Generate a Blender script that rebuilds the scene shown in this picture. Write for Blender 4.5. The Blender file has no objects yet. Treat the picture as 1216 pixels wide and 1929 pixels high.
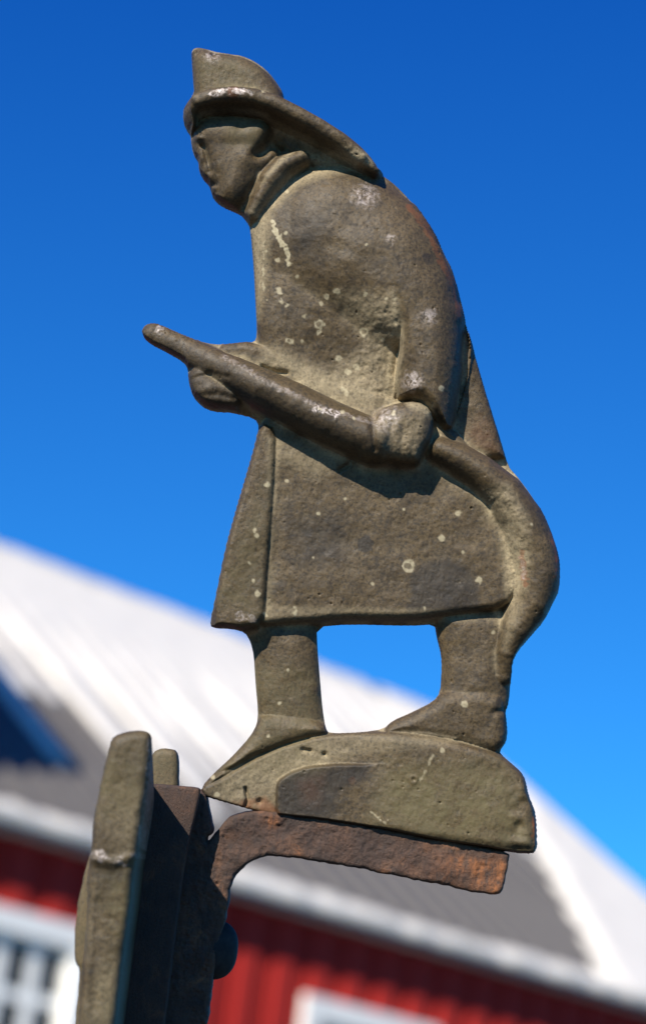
import bpy, bmesh, random
import numpy as np
from math import *
from mathutils import Vector, Matrix

random.seed(7)
rng = np.random.default_rng(11)
scene = bpy.context.scene
COL = scene.collection

# ------------------------------------------------------------------ camera, sky, sun, exposure
FPX = 4200.0                      # focal length in photograph pixels (1216 x 1929)
PITCH, ROLL = radians(20.2), radians(7.5)
FWD = np.array([0, cos(PITCH), sin(PITCH)])
_up0 = np.array([0, -sin(PITCH), cos(PITCH)])
UPC = _up0 * cos(ROLL) - np.array([1., 0, 0]) * sin(ROLL)
RGT = np.array([1., 0, 0]) * cos(ROLL) + _up0 * sin(ROLL)
UNIT = 1.125e-4                   # metres per pixel at the figure
DIST = FPX * UNIT
CAMPOS = np.array([0, 0, 1.6])

cam_data = bpy.data.cameras.new('camera')
cam = bpy.data.objects.new('camera', cam_data)
COL.objects.link(cam)
m = Matrix(((RGT[0], UPC[0], -FWD[0], CAMPOS[0]),
            (RGT[1], UPC[1], -FWD[1], CAMPOS[1]),
            (RGT[2], UPC[2], -FWD[2], CAMPOS[2]), (0, 0, 0, 1)))
cam.matrix_world = m
cam_data.sensor_fit = 'VERTICAL'
cam_data.sensor_height = 24.0
cam_data.lens = FPX / 1929 * 24.0
cam_data.clip_start = 0.01
cam_data.clip_end = 5000
cam_data.dof.use_dof = True
cam_data.dof.focus_distance = DIST - 0.004
cam_data.dof.aperture_fstop = cam_data.lens / 5.2
scene.camera = cam

LC = np.array([.33, -.78, -.53])          # direction the light travels, in camera axes
LW = LC[0] * RGT + LC[1] * UPC - LC[2] * FWD
LW /= np.linalg.norm(LW)
SUN = -LW
world = bpy.data.worlds.new('World')
scene.world = world
world.use_nodes = True
nt = world.node_tree
nt.nodes.clear()
sky = nt.nodes.new('ShaderNodeTexSky')
sky.sky_type = 'NISHITA'
sky.sun_disc = False
sky.sun_elevation = asin(SUN[2])
sky.sun_rotation = atan2(SUN[0], SUN[1])
sky.altitude = 1500
sky.air_density = 1.0
sky.dust_density = 0.0
sky.ozone_density = 3.0
# the photograph's sky is a deeper, purer blue than the raw model: scale and offset each channel
gam = nt.nodes.new('ShaderNodeVectorMath'); gam.operation = 'MULTIPLY_ADD'
gam.inputs[1].default_value = (.44, 1.92, 2.56); gam.inputs[2].default_value = (-.25, -1.2, 0)
pos = nt.nodes.new('ShaderNodeVectorMath'); pos.operation = 'MAXIMUM'; pos.inputs[1].default_value = (0, 0, 0)
bg = nt.nodes.new('ShaderNodeBackground')
bg.inputs['Strength'].default_value = 0.0465
wo = nt.nodes.new('ShaderNodeOutputWorld')
nt.links.new(sky.outputs[0], gam.inputs[0])
nt.links.new(gam.outputs[0], pos.inputs[0])
nt.links.new(pos.outputs[0], bg.inputs['Color'])
nt.links.new(bg.outputs[0], wo.inputs[0])

sun_data = bpy.data.lights.new('sun', 'SUN')
sun_data.energy = 5.0
sun_data.angle = radians(0.53)
sun_data.color = (1.0, 0.94, 0.84)
sun = bpy.data.objects.new('sun', sun_data)
COL.objects.link(sun)
sun.rotation_euler = Vector(tuple(SUN)).to_track_quat('Z', 'Y').to_euler()
sun.location = tuple(SUN * 20)

scene.view_settings.view_transform = 'Standard'
scene.view_settings.look = 'None'
scene.view_settings.exposure = 0.6
scene.view_settings.gamma = 1
scene.view_settings.use_curve_mapping = False

# ------------------------------------------------------------------ helpers
def tag(o, label=None, cat=None, group=None, kind=None):
    if label: o['label'] = label
    if cat: o['category'] = cat
    if group: o['group'] = group
    if kind: o['kind'] = kind
    return o

def empty(name, loc=(0, 0, 0)):
    o = bpy.data.objects.new(name, None)
    o.empty_display_size = 0.02
    o.location = loc
    COL.objects.link(o)
    return o

def link(name, me, mat=None, parent=None):
    o = bpy.data.objects.new(name, me)
    COL.objects.link(o)
    if mat and not me.materials: me.materials.append(mat)
    if parent: o.parent = parent
    return o

class NT:
    def __init__(s, name):
        s.m = bpy.data.materials.new(name); s.m.use_nodes = True
        s.t = s.m.node_tree; s.t.nodes.clear()
        s.out = s.n('ShaderNodeOutputMaterial'); s.b = s.n('ShaderNodeBsdfPrincipled')
        s.l(s.b.outputs[0], s.out.inputs[0])
    def n(s, typ, **kw):
        x = s.t.nodes.new(typ)
        for k, v in kw.items(): setattr(x, k, v)
        return x
    def l(s, a, b): s.t.links.new(a, b)
    def coords(s, scale=(1, 1, 1), rot=(0, 0, 0), kind='Object'):
        tc = s.n('ShaderNodeTexCoord'); mp = s.n('ShaderNodeMapping')
        mp.inputs['Scale'].default_value = scale; mp.inputs['Rotation'].default_value = rot
        s.l(tc.outputs[kind], mp.inputs[0]); return mp.outputs[0]
    def noise(s, co, scale, detail=4, rough=.6, dist=0.0):
        x = s.n('ShaderNodeTexNoise'); s.l(co, x.inputs['Vector'])
        x.inputs['Scale'].default_value = scale; x.inputs['Detail'].default_value = detail
        x.inputs['Roughness'].default_value = rough; x.inputs['Distortion'].default_value = dist
        return x.outputs[0]
    def ramp(s, f, stops):
        r = s.n('ShaderNodeValToRGB'); s.l(f, r.inputs[0]); e = r.color_ramp.elements
        while len(e) > len(stops): e.remove(e[-1])
        while len(e) < len(stops): e.new(0.5)
        for q, (p, c) in zip(e, stops):
            q.position = p; q.color = c if isinstance(c, tuple) and len(c) == 4 else ((*c, 1) if isinstance(c, tuple) else (c, c, c, 1))
        return r.outputs[0]
    def mix(s, f, a, b, mode='MIX'):
        x = s.n('ShaderNodeMix', data_type='RGBA', blend_type=mode)
        for v, i in ((f, 0), (a, 6), (b, 7)):
            if isinstance(v, (int, float)): x.inputs[i].default_value = v
            elif isinstance(v, tuple): x.inputs[i].default_value = (*v, 1) if len(v) == 3 else v
            else: s.l(v, x.inputs[i])
        return x.outputs[2]
    def math(s, op, a, b=0.0, clamp=False):
        x = s.n('ShaderNodeMath', operation=op, use_clamp=clamp)
        for v, i in ((a, 0), (b, 1)):
            if isinstance(v, (int, float)): x.inputs[i].default_value = v
            else: s.l(v, x.inputs[i])
        return x.outputs[0]
    def bump(s, h, strength, dist, normal=None):
        x = s.n('ShaderNodeBump'); x.inputs['Strength'].default_value = strength
        x.inputs['Distance'].default_value = dist; s.l(h, x.inputs['Height'])
        if normal is not None: s.l(normal, x.inputs['Normal'])
        return x.outputs[0]
    def setb(s, **kw):
        for k, v in kw.items():
            k = k.replace('_', ' ')
            if isinstance(v, (int, float)): s.b.inputs[k].default_value = v
            elif isinstance(v, tuple): s.b.inputs[k].default_value = (*v, 1) if len(v) == 3 else v
            else: s.l(v, s.b.inputs[k])

PX = 1 / UNIT
def mat_bronze():
    t = NT('weathered_bronze')
    co = t.coords((PX, PX, PX)); cs = t.coords((PX, PX, PX * .22), rot=(0, 0, 0))
    a1 = t.n('ShaderNodeAttribute', attribute_name='wear'); a2 = t.n('ShaderNodeAttribute', attribute_name='marks')
    s1 = t.n('ShaderNodeSeparateColor'); t.l(a1.outputs['Color'], s1.inputs[0])
    s2 = t.n('ShaderNodeSeparateColor'); t.l(a2.outputs['Color'], s2.inputs[0])
    dust, stain, dark = s1.outputs; rust, bare_glint, green = s2.outputs
    n1 = t.noise(co, 1 / 75, 6, .62); n2 = t.noise(cs, 1 / 9, 5, .7); n3 = t.noise(co, 1 / 5.5, 5, .75); n4 = t.noise(co, 1 / 24, 5, .7, .6)
    c = t.ramp(n1, [(.30, (0.042, 0.028, 0.013)), (.5, (0.068, 0.045, 0.019)), (.72, (0.098, 0.065, 0.028))])
    c = t.mix(t.ramp(n2, [(.3, 0.0), (.75, .55)]), c, (0.117, 0.076, 0.032))
    c = t.mix(t.ramp(n4, [(.52, 0.0), (.66, .65)]), c, (0.030, 0.022, 0.014))
    c = t.mix(t.ramp(n3, [(.38, .75), (.52, 0.0)]), c, (0.016, 0.012, 0.007))
    c = t.mix(t.ramp(n3, [(.58, 0.0), (.72, .6)]), c, (0.141, 0.099, 0.051))
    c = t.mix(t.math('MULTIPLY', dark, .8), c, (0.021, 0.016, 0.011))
    dn = t.math('MULTIPLY', dust, t.ramp(n3, [(.28, .25), (.55, 1.0)]), True)
    c = t.mix(dn, c, t.mix(n2, (.19, .148, .085), (.42, .335, .20)))
    c = t.mix(t.math('MULTIPLY', green, t.ramp(n4, [(.35, .2), (.6, .9)])), c, (0.131, 0.104, 0.042))
    c = t.mix(t.math('MULTIPLY', rust, t.ramp(n4, [(.35, .25), (.55, 1.0)])), c, (0.181, 0.054, 0.014))
    bn = t.math('MULTIPLY', bare_glint, t.ramp(t.noise(co, 1 / 12, 5, .75, .8), [(.42, 0.0), (.66, 1.0)]), True)
    c = t.mix(t.math('MULTIPLY', bn, .85), c, (.62, .52, .46))  # pale colour paints highlights over bared metal
    c = t.mix(stain, c, t.mix(n3, (0.290, 0.207, 0.095), (.62, .56, .38)))
    rg = t.ramp(n4, [(.3, .50), (.7, .70)])
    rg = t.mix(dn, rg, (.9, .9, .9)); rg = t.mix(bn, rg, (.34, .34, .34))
    h = t.math('ADD', t.math('MULTIPLY', n3, .7), t.math('MULTIPLY', t.noise(co, 1 / 2.2, 3, .7), .35))
    b1 = t.bump(h, .45, UNIT * 2.6)
    b2 = t.bump(n2, .30, UNIT * 3, b1)
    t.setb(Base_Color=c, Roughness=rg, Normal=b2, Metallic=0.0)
    t.b.inputs['Specular IOR Level'].default_value = .40
    return t.m

def mat_rust(name, dark=0.0):
    t = NT(name)
    co = t.coords((PX, PX, PX)); cs = t.coords((PX, PX, PX * .3))
    n1 = t.noise(co, 1 / 60, 6, .65, .5); n2 = t.noise(cs, 1 / 14, 6, .7, .3); n3 = t.noise(co, 1 / 4, 4, .75)
    c = t.ramp(n1, [(.3, (.040, .024, .017)), (.5, (.085, .044, .026)), (.7, (.150, .070, .034))])
    c = t.mix(t.ramp(n2, [(.48, 0.0), (.68, .8)]), c, (.036, .027, .023))
    a = t.n('ShaderNodeAttribute', attribute_name='wear'); sa = t.n('ShaderNodeSeparateColor'); t.l(a.outputs['Color'], sa.inputs[0])
    bright = t.math('MULTIPLY', t.ramp(n2, [(.38, 0.0), (.58, 1.0)]), t.math('ADD', t.math('MULTIPLY', sa.outputs[0], .75), t.ramp(n1, [(.58, 0.0), (.70, .5)]), True))
    c = t.mix(bright, c, (.40, .135, .032))
    c = t.mix(t.ramp(n3, [(.36, .5), (.52, 0.0)]), c, (.020, .013, .010))
    c = t.mix(t.ramp(n3, [(.64, 0.0), (.78, .4)]), c, (.22, .15, .10))
    if dark: c = t.mix(dark, c, (.02, .014, .011))
    h = t.math('ADD', t.math('MULTIPLY', n3, .8), t.math('MULTIPLY', n2, .8))
    t.setb(Base_Color=c, Roughness=.74, Normal=t.bump(h, .8, UNIT * 5), Metallic=0.0)
    return t.m

def mat_simple(name, c0, c1, scale, rough, bump=0.0, stretch=(1, 1, 1), spec=.4):
    t = NT(name); co = t.coords(stretch)
    n = t.noise(co, scale, 5, .6)
    t.setb(Base_Color=t.mix(t.ramp(n, [(.3, 0.0), (.7, 1.0)]), c0, c1), Roughness=rough)
    t.b.inputs['Specular IOR Level'].default_value = spec
    if bump: t.setb(Normal=t.bump(n, .6, bump))
    return t.m

BRONZE = mat_bronze()
RUST = mat_rust('rusty_iron')
RUSTD = mat_rust('dark_rusty_iron', .35)
RIVET = mat_simple('dark_steel', (.02, .02, .021), (.04, .037, .034), 600, .75, 2e-5, (1, 1, 1), .15)
SNOW = mat_simple('snow', (.62, .575, .50), (.68, .63, .55), 3, .75, .01)
METAL = mat_simple('grey_roof_sheet', (.085, .078, .070), (.135, .123, .11), 1.3, .55, 0, (1, 1, 1), .3)
RED = mat_simple('falu_red_paint', (.36, .021, .016), (.43, .031, .023), 2.5, .8, .002, (6, 6, .6), .15)
REDD = mat_simple('falu_red_paint_inner', (.32, .017, .013), (.39, .026, .019), 2.5, .85, .002, (6, 6, .6), .15)
WHITE = mat_simple('white_window_paint', (.80, .77, .70), (.86, .83, .76), 3, .5)
GUTTER = mat_simple('pale_green_gutter', (.55, .60, .54), (.64, .68, .62), 4, .4)
GROUND = mat_simple('dark_asphalt', (.035, .035, .036), (.06, .06, .062), .6, .9, .02)
BRICK = mat_simple('chimney_brick', (.25, .09, .05), (.36, .14, .08), 6, .9, .004)
MORTAR = mat_simple('mortar', (.3, .28, .25), (.4, .38, .34), 8, .95)
gl = NT('window_glass'); gl.setb(Base_Color=(.012, .015, .016), Roughness=.12); gl.b.inputs['Specular IOR Level'].default_value = .25; GLASS = gl.m

# ------------------------------------------------------------------ the figure's own frame
LEAN = radians(14.2)              # the figure leans towards the viewer at the top
ORG = CAMPOS + DIST * FWD
AX = np.array([1., 0, 0]); AY = np.array([0, cos(LEAN), sin(LEAN)]); AZ = np.array([0, -sin(LEAN), cos(LEAN)])
FR = np.stack([AX, AY, AZ])                       # world -> local
fwdl, upl, rgtl = FR @ FWD, FR @ UPC, FR @ RGT
caml = -FPX * fwdl
def M(pts, h=0.0):
    """photo points on the sheet lying h in front of the figure's mid plane -> local (x, z), px units"""
    pts = np.asarray(pts, float)
    d = FPX * fwdl[None] + (pts[:, 0:1] - 608) * rgtl[None] - (pts[:, 1:2] - 964) * upl[None]
    t = (-h - caml[1]) / d[:, 1]
    P = caml[None] + d * t[:, None]
    return P[:, [0, 2]]
def M1(x, y, h=0.0): return M([(x, y)], h)[0]
FRAME_MAT = Matrix(((AX[0], AY[0], AZ[0], ORG[0]), (AX[1], AY[1], AZ[1], ORG[1]), (AX[2], AY[2], AZ[2], ORG[2]), (0, 0, 0, 1)))

# ------------------------------------------------------------------ numpy sculpting tools
STEP = 1.6
def chaikin(p, n=1):
    p = np.asarray(p, float)
    for _ in range(n):
        q = np.roll(p, -1, 0)
        p = np.stack([p * .78 + q * .22, p * .22 + q * .78], 1).reshape(-1, 2)
    return p
def sdf(poly, X, Z):
    """inside distance (positive inside)"""
    x, z = X.ravel(), Z.ravel()
    dmin = np.full(x.shape, 1e18); ins = np.zeros(x.shape, bool)
    n = len(poly)
    for i in range(n):
        ax, az = poly[i]; bx, bz = poly[(i + 1) % n]
        ex, ez = bx - ax, bz - az
        L = ex * ex + ez * ez + 1e-12
        wx, wz = x - ax, z - az
        t = np.clip((wx * ex + wz * ez) / L, 0, 1)
        dx, dz = wx - ex * t, wz - ez * t
        dmin = np.minimum(dmin, dx * dx + dz * dz)
        if az != bz:
            c = ((az > z) != (bz > z)) & (x < ex * (z - az) / (bz - az) + ax)
            ins ^= c
    d = np.sqrt(dmin)
    return np.where(ins, d, -d).reshape(X.shape)
def dome(t): return np.sqrt(np.clip(1 - (1 - np.clip(t, 0, 1)) ** 2, 0, 1))
def smax(a, b, k):
    h = np.clip(.5 + .5 * (a - b) / k, 0, 1)
    return b + (a - b) * h + k * h * (1 - h)
def smin(a, b, k): return -smax(-a, -b, k)
def blur(a, r):
    r = int(r)
    for ax in (0, 1):
        for _ in range(2):
            p = np.pad(a, [(r + 1, r) if i == ax else (0, 0) for i in (0, 1)], 'edge')
            c = np.cumsum(p, ax)
            n = a.shape[ax]
            hi = np.take(c, range(2 * r + 1, 2 * r + 1 + n), ax); lo = np.take(c, range(0, n), ax)
            a = (hi - lo) / (2 * r + 1)
    return a
def vnoise(shape, cell, seed):
    g = np.random.default_rng(seed)
    h, w = int(shape[0] / cell) + 4, int(shape[1] / cell) + 4
    r = g.standard_normal((h, w))
    yi = np.arange(shape[0]) / cell; xi = np.arange(shape[1]) / cell
    y0 = yi.astype(int); x0 = xi.astype(int)
    fy = (yi - y0)[:, None]; fx = (xi - x0)[None]
    fy = fy * fy * (3 - 2 * fy); fx = fx * fx * (3 - 2 * fx)
    a = r[y0][:, x0]; b = r[y0][:, x0 + 1]; c = r[y0 + 1][:, x0]; d = r[y0 + 1][:, x0 + 1]
    return (a * (1 - fx) + b * fx) * (1 - fy) + (c * (1 - fx) + d * fx) * fy

OUT = [(361,97),(364,91),(373,88),(392,92),(406,97),(431,100),(456,104),(480,115),(501,130),(517,150),(530,169),(534,183),(535,192),
(554,202),(579,215),(604,229),(628,245),(653,261),(678,282),(698,303),(708,317),(713,326),(737,341),(757,360),(778,384),(798,413),(817,442),(831,471),
(846,501),(856,530),(866,563),(872,592),(878,621),(889,650),(897,682),(909,724),(921,760),(930,790),(942,828),(957,878),(972,895),(999,931),(1019,964),(1034,999),
(1046,1035),(1052,1064),(1051,1112),(1040,1135),(1022,1171),(996,1200),(973,1227),(963,1248),(961,1280),(958,1321),(951,1340),(953,1357),(955,1380),
(952,1398),(943,1410),(941,1419),(958,1434),(979,1452),(989,1469),(994,1499),(1002,1517),(1008,1534),(1010,1588),(1007,1603),(997,1608),(958,1605),(905,1595),
(834,1585),(774,1573),(715,1561),(656,1552),(597,1543),(532,1537),(500,1532),(467,1523),(425,1511),(384,1499),(380,1481),(404,1455),(437,1425),(472,1386),(484,1363),
(486,1339),(481,1286),(478,1235),(472,1209),(461,1190),(437,1184),(398,1182),(396,1170),(404,1135),(424,1035),(445,958),(466,887),(481,833),(488,802),
(480,786),(436,775),(402,774),(380,764),(363,745),(356,722),(354,694),(346,680),(313,661),(285,647),(271,635),(267,622),(274,611),(290,608),(313,616),
(341,630),(369,641),(402,647),(436,648),(472,645),(482,640),(484,621),(481,567),(478,506),(471,427),(465,415),(457,405),(447,399),(419,387),(402,373),
(397,357),(393,345),(384,337),(375,321),(374,303),(366,292),(361,276),(359,253),(353,245),(345,229),(347,207),(357,187),(366,177),(365,163),(362,122)]
HOLE = [(596,1180),(656,1175),(774,1178),(819,1175),(822,1197),(831,1232),(832,1262),(829,1304),(816,1321),(774,1342),(739,1357),(722,1373),(680,1379),
(620,1381),(613,1372),(607,1333),(603,1286),(598,1227)]

outl = chaikin(M(OUT, 8)); holl = chaikin(M(HOLE, 8))
x0, x1 = outl[:, 0].min() - 6, outl[:, 0].max() + 6
z0, z1 = outl[:, 1].min() - 6, outl[:, 1].max() + 6
gx = np.arange(x0, x1, STEP); gz = np.arange(z1, z0, -STEP)
X, Z = np.meshgrid(gx, gz)
# photo position of each grid point, used only to place marks on the surface
SIL = np.minimum(sdf(outl, X, Z), -sdf(holl, X, Z))

H = np.full(X.shape, 4.0); RAW = []; NAMES = []
def put(name, h, k):
    global H
    H = smax(H, h, k); RAW.append(h.astype(np.float32)); NAMES.append(name)
def patch(name, poly, base, rise, r, k=6, slope=3.0, at=None, chk=1):
    p = chaikin(M(poly, (base + rise) * .8 if at is None else at), chk)
    t = sdf(p, X, Z)
    put(name, np.where(t > 0, base + rise * dome(t / r), base + slope * t), k)
def chain_h(nodes, slope=3.0, base=None):
    """rounded bar through (x, y, radius, top height) nodes"""
    best = np.full(X.shape, -1e3)
    P = [(*M1(a, b, c2 * .7), r, c2) for a, b, r, c2 in nodes]
    for (ax, az, ar, ah), (bx, bz, br, bh) in zip(P[:-1], P[1:]):
        ex, ez = bx - ax, bz - az; L = ex * ex + ez * ez
        t = np.clip(((X - ax) * ex + (Z - az) * ez) / L, 0, 1)
        d = np.hypot(X - ax - ex * t, Z - az - ez * t)
        r = ar + (br - ar) * t; h = ah + (bh - ah) * t
        b0 = (h - r * .95) if base is None else np.full_like(h, base)
        b0 = np.maximum(b0, 0)
        v = np.where(d < r, b0 + (h - b0) * np.sqrt(np.clip(1 - (d / r) ** 2, 0, 1)), b0 - slope * (d - r))
        best = np.maximum(best, v)
    return best
def chain(name, nodes, k=6, **kw): put(name, chain_h(nodes, **kw), k)
def gauss(x, y, r, a, h=50, ry=None, ang=0):
    global H
    cx, cz = M1(x, y, h); dx, dz = X - cx, Z - cz
    c, s = cos(ang), sin(ang)
    u, v = dx * c + dz * s, -dx * s + dz * c
    H = H + a * np.exp(-(u / r) ** 2 - (v / (ry or r)) ** 2)
def groove(pts, r, a, h=50):
    global H
    P = M(pts, h); d = np.full(X.shape, 1e3)
    for (ax, az), (bx, bz) in zip(P[:-1], P[1:]):
        ex, ez = bx - ax, bz - az
        t = np.clip(((X - ax) * ex + (Z - az) * ez) / (ex * ex + ez * ez), 0, 1)
        d = np.minimum(d, np.hypot(X - ax - ex * t, Z - az - ez * t))
    H = H + a * np.exp(-(d / r) ** 2)

# ---- body
patch('coat', [(470,420),(478,506),(484,621),(484,645),(470,830),(957,880),(930,790),(889,650),(866,563),(831,471),(778,384),(713,320),(660,300),(600,305),(520,350)], 8, 16, 26, 4)
patch('coat', [(488,796),(466,887),(424,1035),(398,1181),(430,1184),(500,1178),(597,1171),(656,1166),(774,1168),(850,1158),(952,1146),(985,1100),(985,1000),(950,930),(900,860),(850,800),(700,730),(560,700)], 22, 24, 15, 5)
patch('coat', [(489,798),(521,806),(518,900),(511,1000),(504,1090),(499,1178),(430,1185),(398,1181),(424,1035),(445,958),(466,887)], 40, 15, 13, 4)
patch('coat', [(470,420),(478,506),(484,621),(500,720),(560,760),(700,790),(752,760),(752,620),(800,520),(740,360),(640,310),(560,320),(500,370)], 16, 32, 60, 10)
# shoulders and upper back
chain('coat', [(585,440,112,66),(640,440,140,84),(700,480,138,92),(752,545,116,92)], 16, base=0)
slv = chain_h([(740,500,120,88),(790,600,88,94),(806,690,68,96),(802,790,58,94)], base=8)
clip = sdf(chaikin(M([(700,430),(735,560),(755,630),(741,746),(782,753),(806,775),(845,818),(866,765),(884,700),(888,640),(872,575),(820,440),(740,400)], 55)), X, Z)
put('sleeve', np.where(clip > 0, np.minimum(slv, 34 + 60 * dome(clip / 26)), 30 + 3.0 * clip), 14)
# chest below the stick
patch('coat', [(400,648),(484,640),(560,690),(560,760),(430,700)], 18, 22, 16, 8)
# neck, head
patch('head', [(447,399),(464,414),(486,420),(530,350),(560,300),(540,270),(480,330),(440,380)], 8, 24, 20, 6)
patch('head', [(362,228),(359,253),(361,276),(366,292),(374,303),(375,321),(384,337),(393,345),(397,357),(402,373),(419,387),(445,396),(475,370),(515,315),(528,290),(520,262),(505,236),(470,222),(420,216),(385,216)], 12, 46, 52, 5)
chain('head', [(398,250,34,60),(440,250,36,63),(482,252,30,62)], 12)
# collar
chain('collar', [(566,300,19,56),(532,316,26,60),(508,342,28,62),(488,374,23,58),(476,402,16,50)], 9, base=20)
# hat
patch('helmet', [(361,97),(363,91),(373,88),(392,92),(406,97),(431,100),(456,104),(480,115),(501,130),(517,150),(530,169),(534,183),(560,230),(500,215),(430,200),(366,200),(365,163),(362,122)], 26, 34, 34, 5)
patch('helmet', [(352,230),(366,182),(440,176),(530,195),(650,262),(705,318),(640,330),(560,300),(480,240),(400,215)], 12, 10, 14, 4)
chain('helmet', [(357,234,11,70),(358,212,13,82),(372,197,14,91),(402,188,15,96),(440,185,15,97),(480,189,15,97),(512,199,15,96),(552,218,16,94),(600,242,16,92),(642,269,16,88),(680,299,16,80),(705,322,10,64)], 4, slope=6)
# lower limbs
patch('trouser_leg', [(455,1150),(472,1209),(478,1235),(481,1286),(486,1339),(484,1363),(470,1400),(640,1400),(613,1372),(607,1333),(603,1286),(598,1227),(594,1150)], 0, 24, 58, 3)
patch('boot', [(492,1345),(484,1363),(472,1386),(437,1425),(404,1455),(380,1481),(384,1492),(420,1467),(470,1436),(520,1412),(570,1394),(618,1385),(610,1360),(560,1350)], 12, 20, 24, 10)
patch('trouser_leg', [(819,1140),(822,1197),(831,1232),(832,1262),(829,1304),(816,1321),(800,1350),(960,1350),(958,1321),(961,1280),(960,1247),(970,1140)], 4, 28, 50, 3)
patch('boot', [(829,1300),(816,1321),(774,1342),(739,1357),(722,1373),(722,1386),(790,1390),(860,1400),(930,1420),(945,1408),(952,1398),(955,1380),(953,1357),(951,1340),(940,1300)], 14, 24, 26, 8)
# base
gxr = M1(600, 1480, 40)[0]
ramp = np.clip((X - gxr) / 150, 0, 1); ramp = ramp * ramp * (3 - 2 * ramp)
p = chaikin(M([(376,1482),(420,1463),(470,1432),(520,1408),(570,1391),(620,1382),(680,1378),(730,1377),(790,1381),(860,1393),(910,1408),(940,1419),(958,1434),(979,1452),(989,1469),(994,1499),(1002,1517),(1008,1534),(1010,1588),(1007,1612),(834,1590),(656,1557),(532,1541),(467,1527),(425,1515),(380,1503)], 28))
t = sdf(p, X, Z)
put('base', np.where(t > 0, 16 + 13 * dome(t / 9) + 24 * ramp * dome(t / 22), 16 + 3 * t), 4)
patch('base', [(519,1482),(523,1469),(545,1454),(580,1442),(640,1437),(690,1438),(760,1425),(900,1430),(958,1438),(985,1470),(994,1499),(1008,1534),(1010,1588),(1007,1612),(834,1590),(656,1557),(532,1541),(518,1532)], 30, 18, 6, 3, at=44)
# tail
chain('hose', [(828,848,32,84),(862,864,36,88),(905,890,38,88),(950,929,42,86),(982,979,46,84),(1005,1030,50,82),(1015,1080,49,80),(1007,1134,45,76),(976,1182,36,66),(956,1227,26,50),(948,1272,20,34)], 9, base=10, slope=4)
# forearm, stick, hands
chain('hand', [(384,714,30,60),(398,736,36,66),(432,740,32,64)], 9)
gl_ = [(289,629,22,36),(346,656,24,46),(400,683,27,72)]
chain('nozzle', gl_, 8)
chain('nozzle', [(400,683,27,72),(440,703,33,88),(496,731,39,106),(560,763,43,112),(620,793,44,115),(705,832,44,116)], 5, slope=7, base=44)
patch('hand', [(700,790),(716,770),(745,759),(786,755),(810,770),(817,798),(812,826),(797,850),(786,874),(762,873),(738,868),(700,872),(670,860),(668,810)], 70, 32, 34, 18, at=85, slope=6)

# ---- carve features
gauss(381, 275, 5, -7, ry=4); gauss(371, 262, 10, 3, ry=5); gauss(377, 300, 8, 7, ry=11)
groove([(386, 282), (392, 302), (396, 320)], 6, -8); groove([(404, 306), (410, 328)], 3, -1.5); groove([(388, 335), (384, 322)], 4, 2)
gauss(388, 343, 6, -7, ry=3); gauss(396, 335, 8, 2, ry=5); gauss(403, 354, 8, 4, ry=5); groove([(392, 344), (406, 346)], 4, -4); gauss(374, 262, 10, 3, ry=4)
gauss(413, 374, 10, 6)
gauss(492, 287, 17, -22, ry=10, ang=.7); gauss(514, 266, 16, -16, ry=14, ang=.6); gauss(462, 300, 18, 5)
groove([(440, 390), (466, 378), (490, 345)], 8, -5); gauss(456, 238, 14, -5)
gauss(373, 98, 6, -9, ry=8); gauss(402, 106, 6, -5)
groove([(404, 1459), (440, 1445), (480, 1424), (530, 1404), (580, 1390)], 4, -5)
groove([(462, 1485), (466, 1505), (462, 1518)], 3, -9); gauss(488, 1510, 5, -7)
gauss(611, 1420, 4, -9); groove([(570, 1412), (584, 1414)], 4, -6); gauss(778, 1468, 7, 4); gauss(778, 1468, 4, -5)
groove([(735, 1380), (800, 1382), (858, 1392)], 3, 3)
for fx in (722, 746, 768): groove([(fx + 14, 800), (fx + 8, 838), (fx + 6, 866)], 5, -1.6, 90)
groove([(705, 785), (700, 815), (705, 850)], 6, -5, 90)
groove([(495, 690), (520, 700), (540, 702)], 5, -8); groove([(375, 748), (410, 745), (440, 752)], 6, -3); groove([(362, 715), (395, 706), (430, 716)], 5, -3)
groove([(640, 885), (655, 875)], 4, -5); groove([(745, 620), (757, 650), (750, 700), (742, 745)], 4, 4)
gauss(640, 690, 75, -10, ry=60); gauss(560, 680, 40, -6); gauss(610, 560, 60, 5)
groove([(620, 470), (670, 490), (710, 520)], 12, -1.5); gauss(560, 455, 16, 2)
gauss(755, 1120, 60, 2); gauss(905, 1280, 20, 3, ry=40); groove([(962, 1335), (930, 1342)], 6, -4)
gauss(520, 1030, 10, -2, ry=90)

# ---- edge rounding, wear and casting texture
cap = 6 + 72 * dome(SIL / 26) + 4 * np.clip(SIL - 14, 0, None)
H = smin(H, cap, 5) * 1.15
def region(pts, soft, h=45):
    p = M(pts, h); return np.clip(sdf(p, X, Z) / soft + .5, 0, 1)
pit = region([(500,680),(560,690),(640,730),(730,760),(742,740),(750,650),(742,570),(640,560),(700,650),(620,700)], 40) \
    + region([(900,930),(950,920),(985,980),(992,1060),(985,1110),(955,1110),(945,1000)], 24) \
    + region([(420,1470),(520,1420),(620,1400),(660,1420),(560,1440),(500,1480),(480,1520),(400,1495)], 20) * .35 \
    + region([(560,285),(690,292),(700,320),(640,318),(590,312)], 12) + region([(700,800),(800,790),(790,870),(720,868)], 16) * .6
pit = np.clip(pit, 0, 1)
lo = vnoise(X.shape, 48, 1) * 1.4 + vnoise(X.shape, 22, 2) * .7
mid = vnoise(X.shape, 9, 3) * .42 + vnoise(X.shape, 5, 4) * .30
fine = vnoise(X.shape, 2.4, 5) * .22
rough = region([(930,1430),(1005,1500),(1015,1610),(960,1600),(960,1500)], 20)
H = H + rough * (vnoise(X.shape, 9, 91) * 2.5 - 2)
calm = region([(350,220),(520,230),(520,300),(460,400),(360,400)], 20)
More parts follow.
